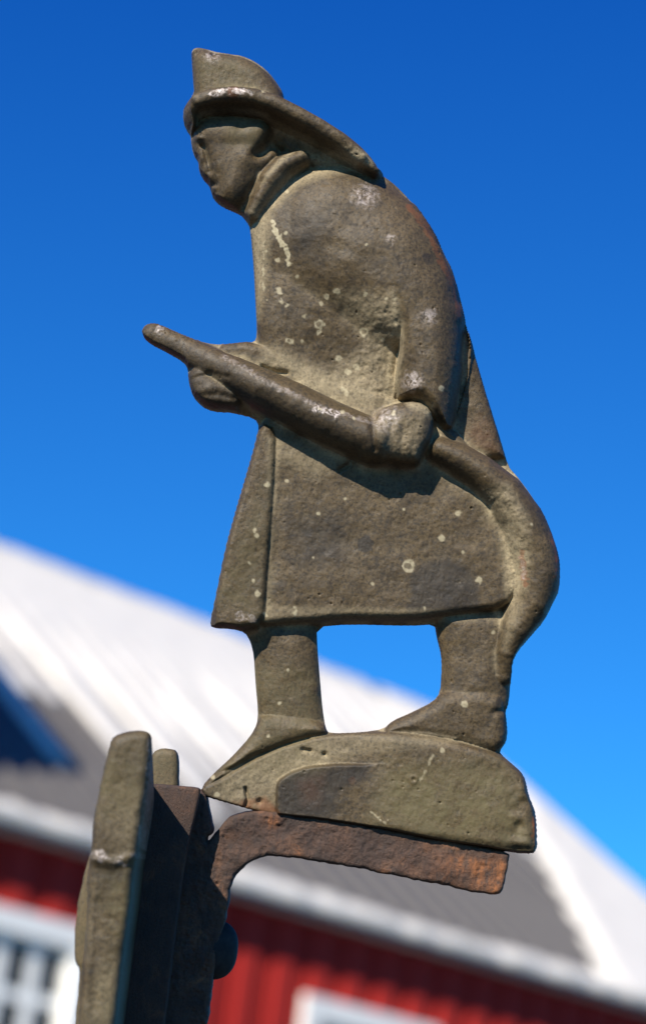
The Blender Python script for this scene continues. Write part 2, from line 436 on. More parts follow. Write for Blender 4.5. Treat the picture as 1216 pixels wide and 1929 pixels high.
H = H + lo * (1 - .6 * calm) + (mid + fine) * (.75 + 1.3 * pit) * (1 - .5 * calm)
pits = np.clip(vnoise(X.shape, 3.0, 8) - 2.1, 0, 1) * 4 * (1 + pit) * (1 - .8 * calm)
H = H - pits
H = np.maximum(H, 1.0)
LBL = np.argmax(np.stack(RAW), 0)
HB = 4 + 16 * dome(SIL / 12)

# ---- dust in the hollows, stains, scratches, painted highlights: masks laid on the surface
cav = blur(H, 7) - H
cav2 = blur(H, 16) - H
dust = np.clip(cav * .07, 0, 1) * .8 + np.clip(cav2 * .028, 0, 1) * .7
dust *= np.clip(.7 + .5 * vnoise(X.shape, 14, 21), .1, 1.3)
dust += pit * .55
def R(pts, soft, amt, h=45):
    return region(pts, soft, h) * amt
dust += R([(468,410),(530,340),(600,305),(700,310),(640,325),(560,350),(510,400),(500,520),(484,600)], 22, .75)
dust += R([(736,560),(756,640),(744,750),(728,750),(735,650)], 14, .7)
dust += R([(486,650),(540,705),(640,760),(710,780),(700,740),(600,700),(520,650)], 24, .5)
dust += R([(500,820),(530,830),(515,960),(502,1170),(510,1000)], 12, .35) + R([(520,830),(640,870),(600,900),(530,870)], 30, .4)
dust += R([(395,1490),(520,1410),(620,1385),(860,1385),(860,1400),(640,1425),(520,1460),(510,1530),(420,1510)], 16, .35)
dust += R([(950,1000),(985,1050),(975,1150),(950,1220),(955,1120)], 22, .6)
dust += R([(760,756),(815,760),(815,790),(770,772)], 10, .7, 90)
dust += R([(500,1140),(900,1150),(900,1170),(500,1178)], 8, .3)
dust += R([(500,330),(545,278),(556,284),(490,352)], 6, .6, 60)
dust = np.clip(dust, 0, 1)
stain = np.zeros(X.shape); bare_glint = np.zeros(X.shape); rust = np.zeros(X.shape); dark = np.zeros(X.shape); green = np.zeros(X.shape)
wob = vnoise(X.shape, 3, 31) * 1.6; wob2 = vnoise(X.shape, 10, 32)
def spot(x, y, r, amt=1.0, ring=False, h=48):
    cx, cz = M1(x, y, h); d = np.hypot(X - cx, Z - cz) + wob * .8
    v = np.clip((r - d) / 2.6 + .5, 0, 1)
    if ring: v = v * (1 - .75 * np.clip((r * .55 - d) / 1.6 + .5, 0, 1))
    return v * amt
for s in [(523,490,4),(524,546,6),(530,568,4),(541,575,3),(573,595,3),(633,551,6),(615,559,5),(604,571,3),(686,561,4),(725,570,3),(741,573,3),
          (637,672,6),(655,697,6),(672,688,6),(650,735,4.5),(654,742,4),(645,731,4),(600,625,5),(503,915,5),(830,1014,6),(862,967,5),(485,1118,6),
          (901,1092,6),(995,992,3.5),(485,1010,4),(541,905,4),(555,1154,4),(798,1145,3),(554,1144,3),(500,1158,4),(600,968,3),(874,1326,6),(541,1261,3),
          (526,1324,3),(505,1386,4),(401,1464,4),(408,1497,5),(832,1413,4),(602,780,3),(643,785,4),(738,786,5),(664,800,3),(828,738,5),
          (480,1000,4),(470,1060,3),(478,1094,3),(538,440,3),(540,357,4),(495,186,3),(640,1280,2),(700,1100,2),(590,1050,2),(870,1040,2.5),(930,1190,3),
          (650,940,2.5),(760,960,2.5),(690,470,2),(720,640,2.5),(570,640,3),(610,610,3),(560,520,2.5),(500,470,2)]:
    stain = np.maximum(stain, spot(*s, amt=.62, h=60 if s[1] < 800 else 45))
for s in [(545,642,6.5),(600,612,9),(686,626,8),(768,1066,11)]:
    stain = np.maximum(stain, spot(*s, amt=.6, ring=True))
def glint(x, y, r, amt, h):
    cx, cz = M1(x, y, h); d = np.hypot(X - cx, Z - cz) + wob * 2
    return np.clip(1 - d / r, 0, 1) * amt
def line(pts, r, amt, h=50):
    P = M(pts, h); d = np.full(X.shape, 1e3)
    for (ax, az), (bx, bz) in zip(P[:-1], P[1:]):
        ex, ez = bx - ax, bz - az
        t = np.clip(((X - ax) * ex + (Z - az) * ez) / (ex * ex + ez * ez), 0, 1)
        d = np.minimum(d, np.hypot(X - ax - ex * t, Z - az - ez * t))
    return np.clip((r - d - wob * 1.4) / 1.8 + .5, 0, 1) * amt
stain = np.maximum(stain, line([(513,420),(519,438),(530,460),(541,475),(543,500)], 4, .75))
stain = np.maximum(stain, line([(523,545),(530,565),(545,578)], 2, .55))
stain = np.maximum(stain, line([(497,455),(495,540),(503,565)], .7, .5))
stain = np.maximum(stain, line([(815,1422),(790,1470)], 1.0, .35, 48)); stain = np.maximum(stain, line([(700,1530),(727,1552)], 1.2, .4, 48))
bare_glint = np.maximum(bare_glint, line([(400,182),(430,176),(470,180)], 6, 1.4, 88))  # highlights painted into the colour, on rubbed metal of brim, nozzle, shoulder, sleeve
bare_glint = np.maximum(bare_glint, line([(420,668),(500,722),(560,752),(610,776),(700,800)], 5, .32, 88)); bare_glint = np.maximum(bare_glint, line([(596,775),(634,785)], 6, 1.5, 92))
bare_glint = np.maximum(bare_glint, glint(686, 368, 33, 1.19, 74)); bare_glint = np.maximum(bare_glint, glint(775, 718, 24, 1.19, 84)); bare_glint = np.maximum(bare_glint, glint(805, 600, 21, 0.94, 84))
bare_glint = np.maximum(bare_glint, glint(725, 790, 33, 1.02, 96)); bare_glint = np.maximum(bare_glint, glint(399, 110, 18, 1.02, 55)); bare_glint = np.maximum(bare_glint, glint(300, 616, 12, 1.19, 55))
bare_glint = np.maximum(bare_glint, glint(734, 454, 12, 1.02, 80)); bare_glint = np.maximum(bare_glint, line([(450,1160),(475,1165)], 8, .5)); bare_glint = np.maximum(bare_glint, line([(980,1050),(985,1090)], 3, .5, 60))
rust = np.maximum(rust, line([(770,395),(800,430),(830,500),(858,545),(866,600)], 8, .45, 40)); rust = np.maximum(rust, line([(1037,1010),(1048,1060),(1046,1110)], 7, 1, 30))
rust = np.maximum(rust, spot(440, 178, 12, .35, h=88)); rust = np.maximum(rust, line([(1004,1540),(1006,1600)], 4, .9, 30)); rust = np.maximum(rust, line([(980,1040),(985,1100)], 5, .5, 55))
rust = np.maximum(rust, .5 * R([(905,780),(925,800),(950,880),(900,850),(870,820)], 20, .35, 30)); rust = np.maximum(rust, spot(664, 1470, 7, .12, h=48)); rust = np.maximum(rust, R([(560,1470),(610,1458),(600,1520),(570,1515)], 20, .12, 48))
rust = np.maximum(rust, R([(440,1510),(500,1500),(530,1535),(460,1525)], 8, .5, 30))
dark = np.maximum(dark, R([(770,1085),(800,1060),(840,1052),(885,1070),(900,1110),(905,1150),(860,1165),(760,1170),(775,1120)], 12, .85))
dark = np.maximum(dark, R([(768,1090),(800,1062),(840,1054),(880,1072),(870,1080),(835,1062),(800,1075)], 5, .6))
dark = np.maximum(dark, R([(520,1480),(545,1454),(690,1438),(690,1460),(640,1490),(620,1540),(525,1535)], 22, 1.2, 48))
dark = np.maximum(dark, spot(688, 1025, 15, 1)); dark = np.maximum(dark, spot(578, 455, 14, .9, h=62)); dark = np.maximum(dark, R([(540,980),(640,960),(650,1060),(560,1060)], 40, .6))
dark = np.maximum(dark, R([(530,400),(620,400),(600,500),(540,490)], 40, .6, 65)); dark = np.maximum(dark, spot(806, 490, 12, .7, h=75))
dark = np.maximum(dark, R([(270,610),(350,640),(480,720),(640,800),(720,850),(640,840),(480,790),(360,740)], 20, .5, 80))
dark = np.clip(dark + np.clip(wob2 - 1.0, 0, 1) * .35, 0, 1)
green = np.maximum(green, R([(730,1440),(950,1440),(1000,1590),(820,1580),(700,1545)], 60, .8)); green = np.maximum(green, R([(370,110),(500,120),(480,170),(375,170)], 30, .5, 60))
green = np.maximum(green, R([(470,1250),(600,1250),(600,1450),(400,1470)], 40, .4)); green = np.maximum(green, R([(420,230),(500,235),(480,280),(430,270)], 20, .45, 62))
green = np.maximum(green, R([(400,1130),(500,900),(500,1170)], 40, .4))

# ---- turn the sculpted sheet into a closed mesh, then hand each region to its part
def build_sheet(SIL, H, HB, LBL, names, root, mat, marks, X=X, Z=Z, STEP=STEP, zback=None):
    ny, nx = SIL.shape
    cen = (SIL[:-1, :-1] + SIL[1:, :-1] + SIL[:-1, 1:] + SIL[1:, 1:]) / 4
    cell = cen > 0
    gxx = np.gradient(SIL, STEP, axis=1); gzz = -np.gradient(SIL, STEP, axis=0)
    pc = np.pad(cell, 1)
    vin = pc[:-1, :-1] | pc[1:, :-1] | pc[:-1, 1:] | pc[1:, 1:]
    vall = pc[:-1, :-1] & pc[1:, :-1] & pc[:-1, 1:] & pc[1:, 1:]
    bnd = vin & ~vall
    mv = np.where(bnd, np.clip(-SIL, -1.3 * STEP, 1.3 * STEP), 0)
    gn = np.sqrt(gxx ** 2 + gzz ** 2) + 1e-6
    VX = X + mv * gxx / gn; VZ = Z + mv * gzz / gn
    idx = np.full(SIL.shape, -1); idx[vin] = np.arange(vin.sum()); n = int(vin.sum())
    vf = np.stack([VX[vin], -H[vin], VZ[vin]], 1)
    vb = np.stack([VX[vin], HB[vin], (VZ if zback is None else VZ - zback)[vin]], 1)
    V = np.concatenate([vf, vb]) * UNIT
    cy, cx = np.nonzero(cell)
    a, b, c, d = idx[cy, cx], idx[cy + 1, cx], idx[cy + 1, cx + 1], idx[cy, cx + 1]
    lab = LBL[cy, cx]
    front = np.stack([a, b, c, d], 1)
    back = np.stack([a, d, c, b], 1) + n
    sides, sl = [], []
    for dy, dx, e in ((0, -1, (0, 1)), (1, 0, (1, 2)), (0, 1, (2, 3)), (-1, 0, (3, 0))):
        nb = ~pc[cy + 1 + dy, cx + 1 + dx]
        q = front[nb]; p0, p1 = q[:, e[0]], q[:, e[1]]
        sides.append(np.stack([p1, p0, p0 + n, p1 + n], 1)); sl.append(lab[nb])
    F = np.concatenate([front, back] + sides); FL = np.concatenate([lab, lab] + sl)
    fn = np.cross(V[F[:, 2]] - V[F[:, 0]], V[F[:, 3]] - V[F[:, 1]])
    N = np.zeros_like(V)
    for k in range(4):
        for ax in range(3): N[:, ax] += np.bincount(F[:, k], fn[:, ax], len(V))
    N /= np.linalg.norm(N, axis=1, keepdims=True) + 1e-20
    cols = [np.concatenate([q[vin], q[vin]]) for q in marks]
    done = {}
    for li, nm in enumerate(names): done.setdefault(nm, []).append(li)
    for nm, ids in done.items():
        ff = F[np.isin(FL, ids)]
        if not len(ff): continue
        # separate limbs of the same kind become separate parts
        groups = [ff]
        if nm in ('trouser_leg', 'boot', 'hand'):
            cut = {'trouser_leg': M1(720, 1270)[0], 'boot': M1(690, 1380)[0], 'hand': M1(560, 800)[0]}[nm]
            side = V[ff[:, 0], 0] < cut * UNIT
            groups = [ff[side], ff[~side]]
        for g in groups:
            if not len(g): continue
            u, inv = np.unique(g, return_inverse=True); inv = inv.reshape(-1, 4)
            me = bpy.data.meshes.new(nm)
            me.from_pydata(V[u].tolist(), [], inv.tolist())
            me.polygons.foreach_set('use_smooth', [True] * len(inv))
            for an, tri in (('wear', cols[:3]), ('marks', cols[3:6])):
                at = me.color_attributes.new(an, 'FLOAT_COLOR', 'POINT')
                arr = np.ones((len(u), 4), np.float32)
                for k in range(3): arr[:, k] = tri[k][u]
                at.data.foreach_set('color', arr.ravel())
            me.update()
            me.normals_split_custom_set_from_vertices(N[u].tolist())
            link(nm, me, mat, root)

fig = empty('bronze_figure')
fig.matrix_world = FRAME_MAT
tag(fig, 'weathered bronze figure of a stooping fireman in a long coat aiming a hose', 'statuette')
build_sheet(SIL, H, HB, LBL, NAMES, fig, BRONZE, [dust, stain, dark, rust, bare_glint, green])

# ------------------------------------------------------------------ ironwork beside the figure
def dense(pts, step, jit, seed):
    r = random.Random(seed); out = []
    n = len(pts)
    for i in range(n):
        a, b = pts[i], pts[(i + 1) % n]
        L = hypot(b[0] - a[0], b[1] - a[1]); k = max(1, int(L / step))
        for j in range(k):
            t = j / k
            out.append((a[0] + (b[0] - a[0]) * t + r.uniform(-jit, jit), a[1] + (b[1] - a[1]) * t + r.uniform(-jit, jit)))
    return out
def rough_prism(name, pts, near, far, mat, parent, bevel=6, step=14, jit=.8, seed=1, seg=3, orange=None, drop=0):
    """outline given at depth -near (towards viewer), extruded back to -far"""
    q = M(dense(chaikin(pts, 1), step, jit, seed), near)
    bm = bmesh.new()
    vs = [bm.verts.new((x * UNIT, -near * UNIT, z * UNIT)) for x, z in q]
    f = bm.faces.new(vs)
    f.normal_update()
    if f.normal.y > 0: f.normal_flip()
    r = bmesh.ops.extrude_face_region(bm, geom=[f])
    nv = [v for v in r['geom'] if isinstance(v, bmesh.types.BMVert)]
    # r is the moved copy: push the copy back and keep the front
    zt = max(v.co.z for v in nv); zb = zt - 260 * UNIT
    for v in nv:
        v.co.y = -far * UNIT
        if drop and v.co.z > zb: v.co.z -= drop * UNIT * (v.co.z - zb) / (zt - zb)   # top edge slopes down towards the back
    bm.normal_update()
    bmesh.ops.recalc_face_normals(bm, faces=bm.faces)
    ed = [e for e in bm.edges if (abs(e.verts[0].co.y + near * UNIT) < 1e-7 and abs(e.verts[1].co.y + near * UNIT) < 1e-7) or
          (abs(e.verts[0].co.y + far * UNIT) < 1e-7 and abs(e.verts[1].co.y + far * UNIT) < 1e-7)]
    bmesh.ops.bevel(bm, geom=ed, offset=bevel * UNIT, segments=seg, affect='EDGES', profile=.5, clamp_overlap=True)
    bmesh.ops.triangulate(bm, faces=[f for f in bm.faces if len(f.verts) > 4])
    me = bpy.data.meshes.new(name); bm.to_mesh(me); bm.free()
    for p in me.polygons: p.use_smooth = True
    me.set_sharp_from_angle(angle=radians(35))
    n = len(me.vertices)
    if mat is BRONZE:
        w = me.color_attributes.new('wear', 'FLOAT_COLOR', 'POINT'); k = me.color_attributes.new('marks', 'FLOAT_COLOR', 'POINT')
        w.data.foreach_set('color', [.12, 0, .0, 1] * n); k.data.foreach_set('color', [0, .0, .3, 1] * n)
    else:
        w = me.color_attributes.new('wear', 'FLOAT_COLOR', 'POINT'); w.data.foreach_set('color', [0, 0, 0, 1] * n)
    return link(name, me, mat, parent)

hang = empty('iron_hanger'); hang.matrix_world = FRAME_MAT
tag(hang, 'rusty iron bracket whose bent arm carries the bronze figure', 'bracket')
ap = M(dense(chaikin([(436,1536),(478,1527),(532,1530),(656,1548),(834,1582),(905,1594),(958,1606),(957,1625),(952,1655),(946,1680),(938,1686),(918,1685),(880,1678),(834,1668),(774,1656),(715,1644),
   (656,1632),(597,1623),(538,1614),(496,1613),(467,1626),(448,1645),(434,1666),(430,1712),(420,1745),(407,1802),(398,1864),(376,2040),(290,2040),(320,1750),(352,1560),(368,1500),(376,1484),(386,1494),(391,1512),(393,1530),(400,1556),(400,1570),(391,1577),(388,1590),(402,1572),(419,1552)], 1), 7, .9, 3), 46)
X3, Z3 = np.meshgrid(np.arange(ap[:, 0].min() - 6, ap[:, 0].max() + 6, 2.2), np.arange(ap[:, 1].max() + 6, ap[:, 1].min() - 6, -2.2))
S3 = sdf(ap, X3, Z3)
S3 = S3 + vnoise(S3.shape, 6, 71) * .7
f3 = vnoise(X3.shape, 14, 72); g3 = vnoise(X3.shape, 5, 73); h3 = vnoise(X3.shape, 2, 74)
H3 = 36 + 10 * dome(S3 / 9) + f3 * 1.8 + g3 * .9 + h3 * .5 - np.clip(g3 - 1.1, 0, 1) * 4 - np.clip(vnoise(X3.shape, 3, 75) - 1.7, 0, 1) * 4
orange3 = np.clip((X3 - M1(740, 1600)[0]) / 200, 0, 1) * np.clip(.6 + .6 * vnoise(X3.shape, 12, 76), 0, 1)  # orange rust, stronger towards the right end of the arm
orange3 = np.maximum(orange3, .8 * np.exp(-((X3 - M1(512, 1545)[0]) ** 2 + (Z3 - M1(512, 1545)[1]) ** 2) / 14 ** 2))
z3 = np.zeros(X3.shape)
build_sheet(S3, H3, 34 + 6 * dome(S3 / 6), np.zeros(X3.shape, int), ['bent_arm'], hang, RUST, [orange3, z3, z3, z3, z3, z3], X3, Z3, 2.2)
rough_prism('upright_bar', [(262,1478),(292,1476),(330,1480),(370,1484),(376,1487),(375,1500),(356,1585),(345,1640),(327,1785),(296,2040),(180,2040),(230,1640)],
   112, 50, RUSTD, hang, bevel=5, step=16, jit=.6, seed=5)
# rivet head on the right side of the stem
bm = bmesh.new()
bmesh.ops.create_uvsphere(bm, u_segments=40, v_segments=24, radius=1)
for v in list(bm.verts):
    if v.co.z < -0.02: bm.verts.remove(v)
for v in bm.verts:
    r = hypot(v.co.x, v.co.y); v.co.z = (1 - r ** 2.6) ** .5 if r < 1 else 0
me = bpy.data.meshes.new('rivet_head'); 
cx, cz = M1(403, 1788, -4)
rot = Matrix.Rotation(radians(90), 4, 'Y')
S = Matrix.Diagonal((55 * UNIT, 50 * UNIT, 44 * UNIT, 1))
bm.transform(Matrix.Translation((cx * UNIT, 4 * UNIT, cz * UNIT)) @ rot @ S)
bmesh.ops.recalc_face_normals(bm, faces=bm.faces)
bm.to_mesh(me); bm.free()
for p in me.polygons: p.use_smooth = True
link('rivet_head', me, RIVET, hang)

leaf = empty('bronze_plate'); leaf.matrix_world = FRAME_MAT
tag(leaf, 'thick olive bronze plate seen edge on, left of the rusty bracket', 'plate')
pl = chaikin(M([(206,1400),(214,1386),(236,1378),(262,1375),(280,1379),(286,1390),(284,1440),(276,1500),(266,1560),(256,1628),(252,1650),(243,1730),(232,1810),(204,2040),(140,2040),(150,1860),(160,1760),(164,1700),(162,1650),(170,1615),(176,1540),(188,1480)], 370))
X2, Z2 = np.meshgrid(np.arange(pl[:, 0].min() - 6, pl[:, 0].max() + 6, 2.4), np.arange(pl[:, 1].max() + 6, pl[:, 1].min() - 6, -2.4))
S2 = sdf(pl, X2, Z2)
def seg2(pts):
    P = M(pts, 370); d = np.full(X2.shape, 1e3)
    for (ax, az), (bx, bz) in zip(P[:-1], P[1:]):
        ex, ez = bx - ax, bz - az
        t = np.clip(((X2 - ax) * ex + (Z2 - az) * ez) / (ex * ex + ez * ez), 0, 1)
        d = np.minimum(d, np.hypot(X2 - ax - ex * t, Z2 - az - ez * t))
    return d
up2 = np.clip(sdf(M([(100,1300),(340,1300),(300,1612),(215,1632),(130,1618)], 370), X2, Z2) / 14 + .5, 0, 1)
H2 = 352 + 20 * dome(S2 / 16) + 7 * up2 + 2 * np.exp(-(seg2([(168, 1612), (215, 1624), (262, 1606)]) / 7) ** 2)
H2 += vnoise(X2.shape, 30, 61) * 1.2 + vnoise(X2.shape, 8, 62) * .4 + vnoise(X2.shape, 3, 63) * .35 - 3 * np.exp(-(seg2([(185, 1700), (178, 1900)]) / 9) ** 2)
w2 = vnoise(X2.shape, 3, 64) * 2
def sp2(x, y, r):
    c = M1(x, y, 370); return np.clip((r - np.hypot(X2 - c[0], Z2 - c[1]) - w2) / 3 + .5, 0, 1)
bare_glint2 = np.maximum.reduce([sp2(190, 1612, 11), sp2(232, 1622, 9) * .7, np.clip((4 - seg2([(172, 1610), (215, 1622), (258, 1606)]) - w2) / 3 + .5, 0, 1) * .35, np.clip((3 - seg2([(282, 1395), (278, 1480), (262, 1590)]) - w2) / 3 + .5, 0, 1) * .5])  # edge wear, with highlight spots painted on the ledge
dust2 = np.clip(.02 + .12 * vnoise(X2.shape, 30, 65), 0, .7)
dark2 = .22 + np.clip(np.exp(-(seg2([(212, 1645), (250, 1650)]) / 18) ** 2) * .6 + .5 * np.clip(vnoise(X2.shape, 26, 66), 0, 1), 0, 1)
gr2 = np.clip(.25 + .3 * vnoise(X2.shape, 40, 67), 0, .8)
zt2 = Z2.max()
zb2 = 90 * np.clip((Z2 - (zt2 - 260)) / 260, 0, 1)            # the top edge slopes down towards the back
build_sheet(S2, H2, np.full(X2.shape, -118.), np.zeros(X2.shape, int), ['plate'], leaf, BRONZE,
            [dust2, np.zeros(X2.shape), dark2, np.zeros(X2.shape), bare_glint2, gr2], X2, Z2, 2.4, zb2)
rough_prism('rear_flange', [(172,1600),(160,1640),(148,1690),(141,1740),(139,1790),(142,1815),(150,1826),(149,1850),(130,2040),(190,2040),(200,1700),(200,1600)],
   330, 140, BRONZE, leaf, bevel=10, step=14, jit=.8, seed=9)
rough_prism('knob', [(284,1425),(292,1413),(306,1409),(326,1411),(334,1420),(336,1440),(335,1500),(284,1500)],
   60, 5, BRONZE, leaf, bevel=12, step=10, jit=.4, seed=10, seg=4)

# ------------------------------------------------------------------ the barn
A = radians(50); PR = radians(35.5)
U = np.array([sin(A), cos(A), 0]); Nn = np.array([cos(A), -sin(A), 0]); Wd = -Nn * cos(PR) + np.array([0, 0, 1]) * sin(PR)
def ray(x, y): return FPX * FWD + (x - 608) * RGT - (y - 964) * UPC
r0 = ray(0, 1530); E0 = CAMPOS + r0 / r0[2] * 3.2
RN = np.cross(Wd, U); RN = RN if RN[2] > 0 else -RN
def on_plane(x, y, p0, n):
    r = ray(x, y); return CAMPOS + r * (((p0 - CAMPOS) @ n) / (r @ n))
ROOFL = 7.45; S_END = 10.0; S_BEG = -7.0; OH = .165
hp = on_plane(0, 1045, E0, RN); ROOFL = float((hp - E0) @ Wd)
# ridge end at (830,1357)
hp = on_plane(830, 1357, E0, RN); S_END = float((hp - E0) @ U)
FZ = E0[2]
GND = 0.0
barn = empty('red_barn', (float(E0[0]), float(E0[1]), 0.0))
barn.rotation_euler = (0, 0, atan2(U[1], U[0]))
tag(barn, 'red wooden barn with ribbed grey roof partly covered in snow, white windows', 'barn')
# local barn axes: +x along U, +y = away from viewer side (-Nn), +z up; origin below the eave at s=0
cP, sP, tP = cos(PR), sin(PR), tan(PR)
def box(bm, x0, x1, y0, y1, z0, z1):
    vs = [bm.verts.new(p) for p in ((x0,y0,z0),(x1,y0,z0),(x1,y1,z0),(x0,y1,z0),(x0,y0,z1),(x1,y0,z1),(x1,y1,z1),(x0,y1,z1))]
    for f in ((0,3,2,1),(4,5,6,7),(0,1,5,4),(1,2,6,5),(2,3,7,6),(3,0,4,7)): bm.faces.new([vs[i] for i in f])
def mesh_of(name, fn):
    bm = bmesh.new(); fn(bm); me = bpy.data.meshes.new(name); bm.to_mesh(me); bm.free(); return me
def bobj(name, mat, parent, *boxes):
    return link(name, mesh_of(name, lambda bm: [box(bm, *b) for b in boxes]), mat, parent)
DEP = 2 * ROOFL * cP                               # eave to eave
WALLZ = FZ + OH * tP
# roof: ribbed sheets, one object each
PW = .31
roof = link('roof', mesh_of('roof', lambda bm: None), METAL, barn)
bm = bmesh.new()
t_ = .05
prof = [(0, FZ - .09), (ROOFL * cP, FZ + ROOFL * sP - .09), (DEP, FZ - .09)]
top = [(y, z + .06) for y, z in prof]
ring = prof + top[::-1]
va = [bm.verts.new((S_BEG + .02, y, z)) for y, z in ring]; vb_ = [bm.verts.new((S_END - .02, y, z)) for y, z in ring]
bm.faces.new((va[0], va[1], va[4], va[5])); bm.faces.new((va[1], va[2], va[3], va[4]))
bm.faces.new((vb_[5], vb_[4], vb_[1], vb_[0])); bm.faces.new((vb_[4], vb_[3], vb_[2], vb_[1]))
for i in range(6): bm.faces.new((va[i], vb_[i], vb_[(i + 1) % 6], va[(i + 1) % 6]))
bmesh.ops.recalc_face_normals(bm, faces=bm.faces)
bm.to_mesh(roof.data); bm.free()
def panel(bm):
    ribw, ribh = .05, .038
    pts = [(0, 0), (PW - ribw - .03, 0), (PW - ribw, ribh), (PW - .015, ribh), (PW, 0.0)]
    for side in (0, 1):
        L = ROOFL
        def P(x, l, e):
            y = l * cP - e * sP; z = FZ + l * sP + e * cP
            if side: y = DEP - y
            return (x, y, z)
        lo = [bm.verts.new(P(x, -.03, e)) for x, e in pts]; hi = [bm.verts.new(P(x, L, e)) for x, e in pts]
        for i in range(4):
            f = (lo[i], lo[i + 1], hi[i + 1], hi[i])
            bm.faces.new(f if not side else f[::-1])
pm = mesh_of('roof_panel', panel); pm.materials.append(METAL)
npan = int((S_END - S_BEG) / PW)
for i in range(npan):
    o = link('roof_panel', pm, None, roof); o.location = (S_BEG + i * PW, 0, 0)
bobj('ridge_cap', METAL, roof, (S_BEG, S_END, ROOFL * cP - .12, ROOFL * cP + .12, FZ + ROOFL * sP + .0, FZ + ROOFL * sP + .05))

# snow lying on the roof: thin towards its ragged lower edge, filling the pans between ribs
def smooth(a, b, x):
    t = np.clip((x - a) / (b - a), 0, 1); return t * t * (3 - 2 * t)
ns, nl = 430, 200
ss = np.linspace(S_BEG, S_END + .06, ns); ll = np.linspace(-.115, ROOFL + .05, nl)
SS, LL = np.meshgrid(ss, ll)
pan = np.floor((SS - S_BEG) / PW).astype(int); ph = ((SS - S_BEG) / PW) % 1
pr = np.random.default_rng(5).uniform(-1, 1, 200)[np.clip(pan, 0, 199)]
def roof_sl(x, y):
    h = on_plane(x, y, E0, RN) - E0; return float(h @ U), float(h @ Wd)
pts_low = [roof_sl(*q) for q in [(0,1325),(90,1350),(150,1380),(300,1450),(430,1500),(600,1520),(800,1520),(960,1530),(1005,1590)]]
xs = [q[0] for q in pts_low]; ys = [q[1] for q in pts_low]
low = np.interp(SS, xs, ys)
n1 = vnoise(SS.shape, 22, 41) * .25 + vnoise(SS.shape, 7, 42) * .10
thick = (LL - low - pr * .95 - n1) / 2.2                      # main sheet
rib = np.clip(1 - abs(ph - .86) / .13, 0, 1)
thick = np.clip(thick, -1, 1) * .09 - rib * .065 * (1 - smooth(1.2, 3.6, LL - low))
g0 = roof_sl(1010, 1600); g1 = roof_sl(1110, 1790)
sv = g0[0] + (LL - g0[1]) * (g1[0] - g0[0]) / (g1[1] - g0[1])
vg = (SS - sv - n1 * .25) * .5
vg = np.where(SS > 3, vg, -1)
ev = (.16 - LL + n1 * .10 + .018 * np.sin(SS * 2 * pi / PW)) * .8
thick = np.maximum(thick, np.maximum(np.clip(vg, -1, .08), np.clip(ev, -1, .060 + .010 * vnoise(SS.shape, 5, 44))))
thick = np.minimum(thick, .12)
ok = thick > .004
TH = np.clip(thick, .004, None) + .014 + vnoise(SS.shape, 6, 43) * .004
vid = np.arange(SS.size).reshape(SS.shape)
VV = []
for e in (TH, np.full(TH.shape, -.012)):
    VV.append(np.stack([SS, LL * cP - e * sP, FZ + LL * sP + e * cP], -1).reshape(-1, 3))
nv = SS.size
V = np.concatenate(VV); cellok = ok[:-1, :-1] | ok[1:, :-1] | ok[:-1, 1:] | ok[1:, 1:]
cy, cx = np.nonzero(cellok)
a, b, c, d = vid[cy, cx], vid[cy, cx + 1], vid[cy + 1, cx + 1], vid[cy + 1, cx]
fr = np.stack([a, b, c, d], 1); pc = np.pad(cellok, 1); sd = [fr]
for dy, dx, e in ((-1, 0, (0, 1)), (0, 1, (1, 2)), (1, 0, (2, 3)), (0, -1, (3, 0))):
    nb = ~pc[cy + 1 + dy, cx + 1 + dx]; q = fr[nb]
    sd.append(np.stack([q[:, e[1]], q[:, e[0]], q[:, e[0]] + nv, q[:, e[1]] + nv], 1))
F = np.concatenate(sd); u_, inv = np.unique(F, return_inverse=True)
me = bpy.data.meshes.new('snow'); me.from_pydata(V[u_].tolist(), [], inv.reshape(-1, 4).tolist())
me.polygons.foreach_set('use_smooth', [True] * len(me.polygons)); me.update()
sn = link('snow', me, SNOW, roof); tag(sn, kind='stuff')
bobj('fascia', WHITE, roof, (S_BEG, S_END, .0, .03, FZ - .10, FZ - .005), (S_BEG, S_END, DEP - .03, DEP, FZ - .10, FZ - .005))
bobj('soffit', WHITE, roof, (S_BEG + .03, S_END - .03, .032, OH + .02, FZ - .095, FZ - .080))
def gut(bm):
    n = 10; r = .040
    for k, rr in ((0, r), (1, r - .006)):
        A_ = [bm.verts.new((S_BEG, -.042 + rr * cos(pi + pi * i / n), FZ - .02 + rr * sin(pi + pi * i / n))) for i in range(n + 1)]
        B_ = [bm.verts.new((S_END, -.042 + rr * cos(pi + pi * i / n), FZ - .02 + rr * sin(pi + pi * i / n))) for i in range(n + 1)]
        for i in range(n): bm.faces.new((A_[i], B_[i], B_[i + 1], A_[i + 1]))
link('gutter', mesh_of('gutter', gut), GUTTER, roof)

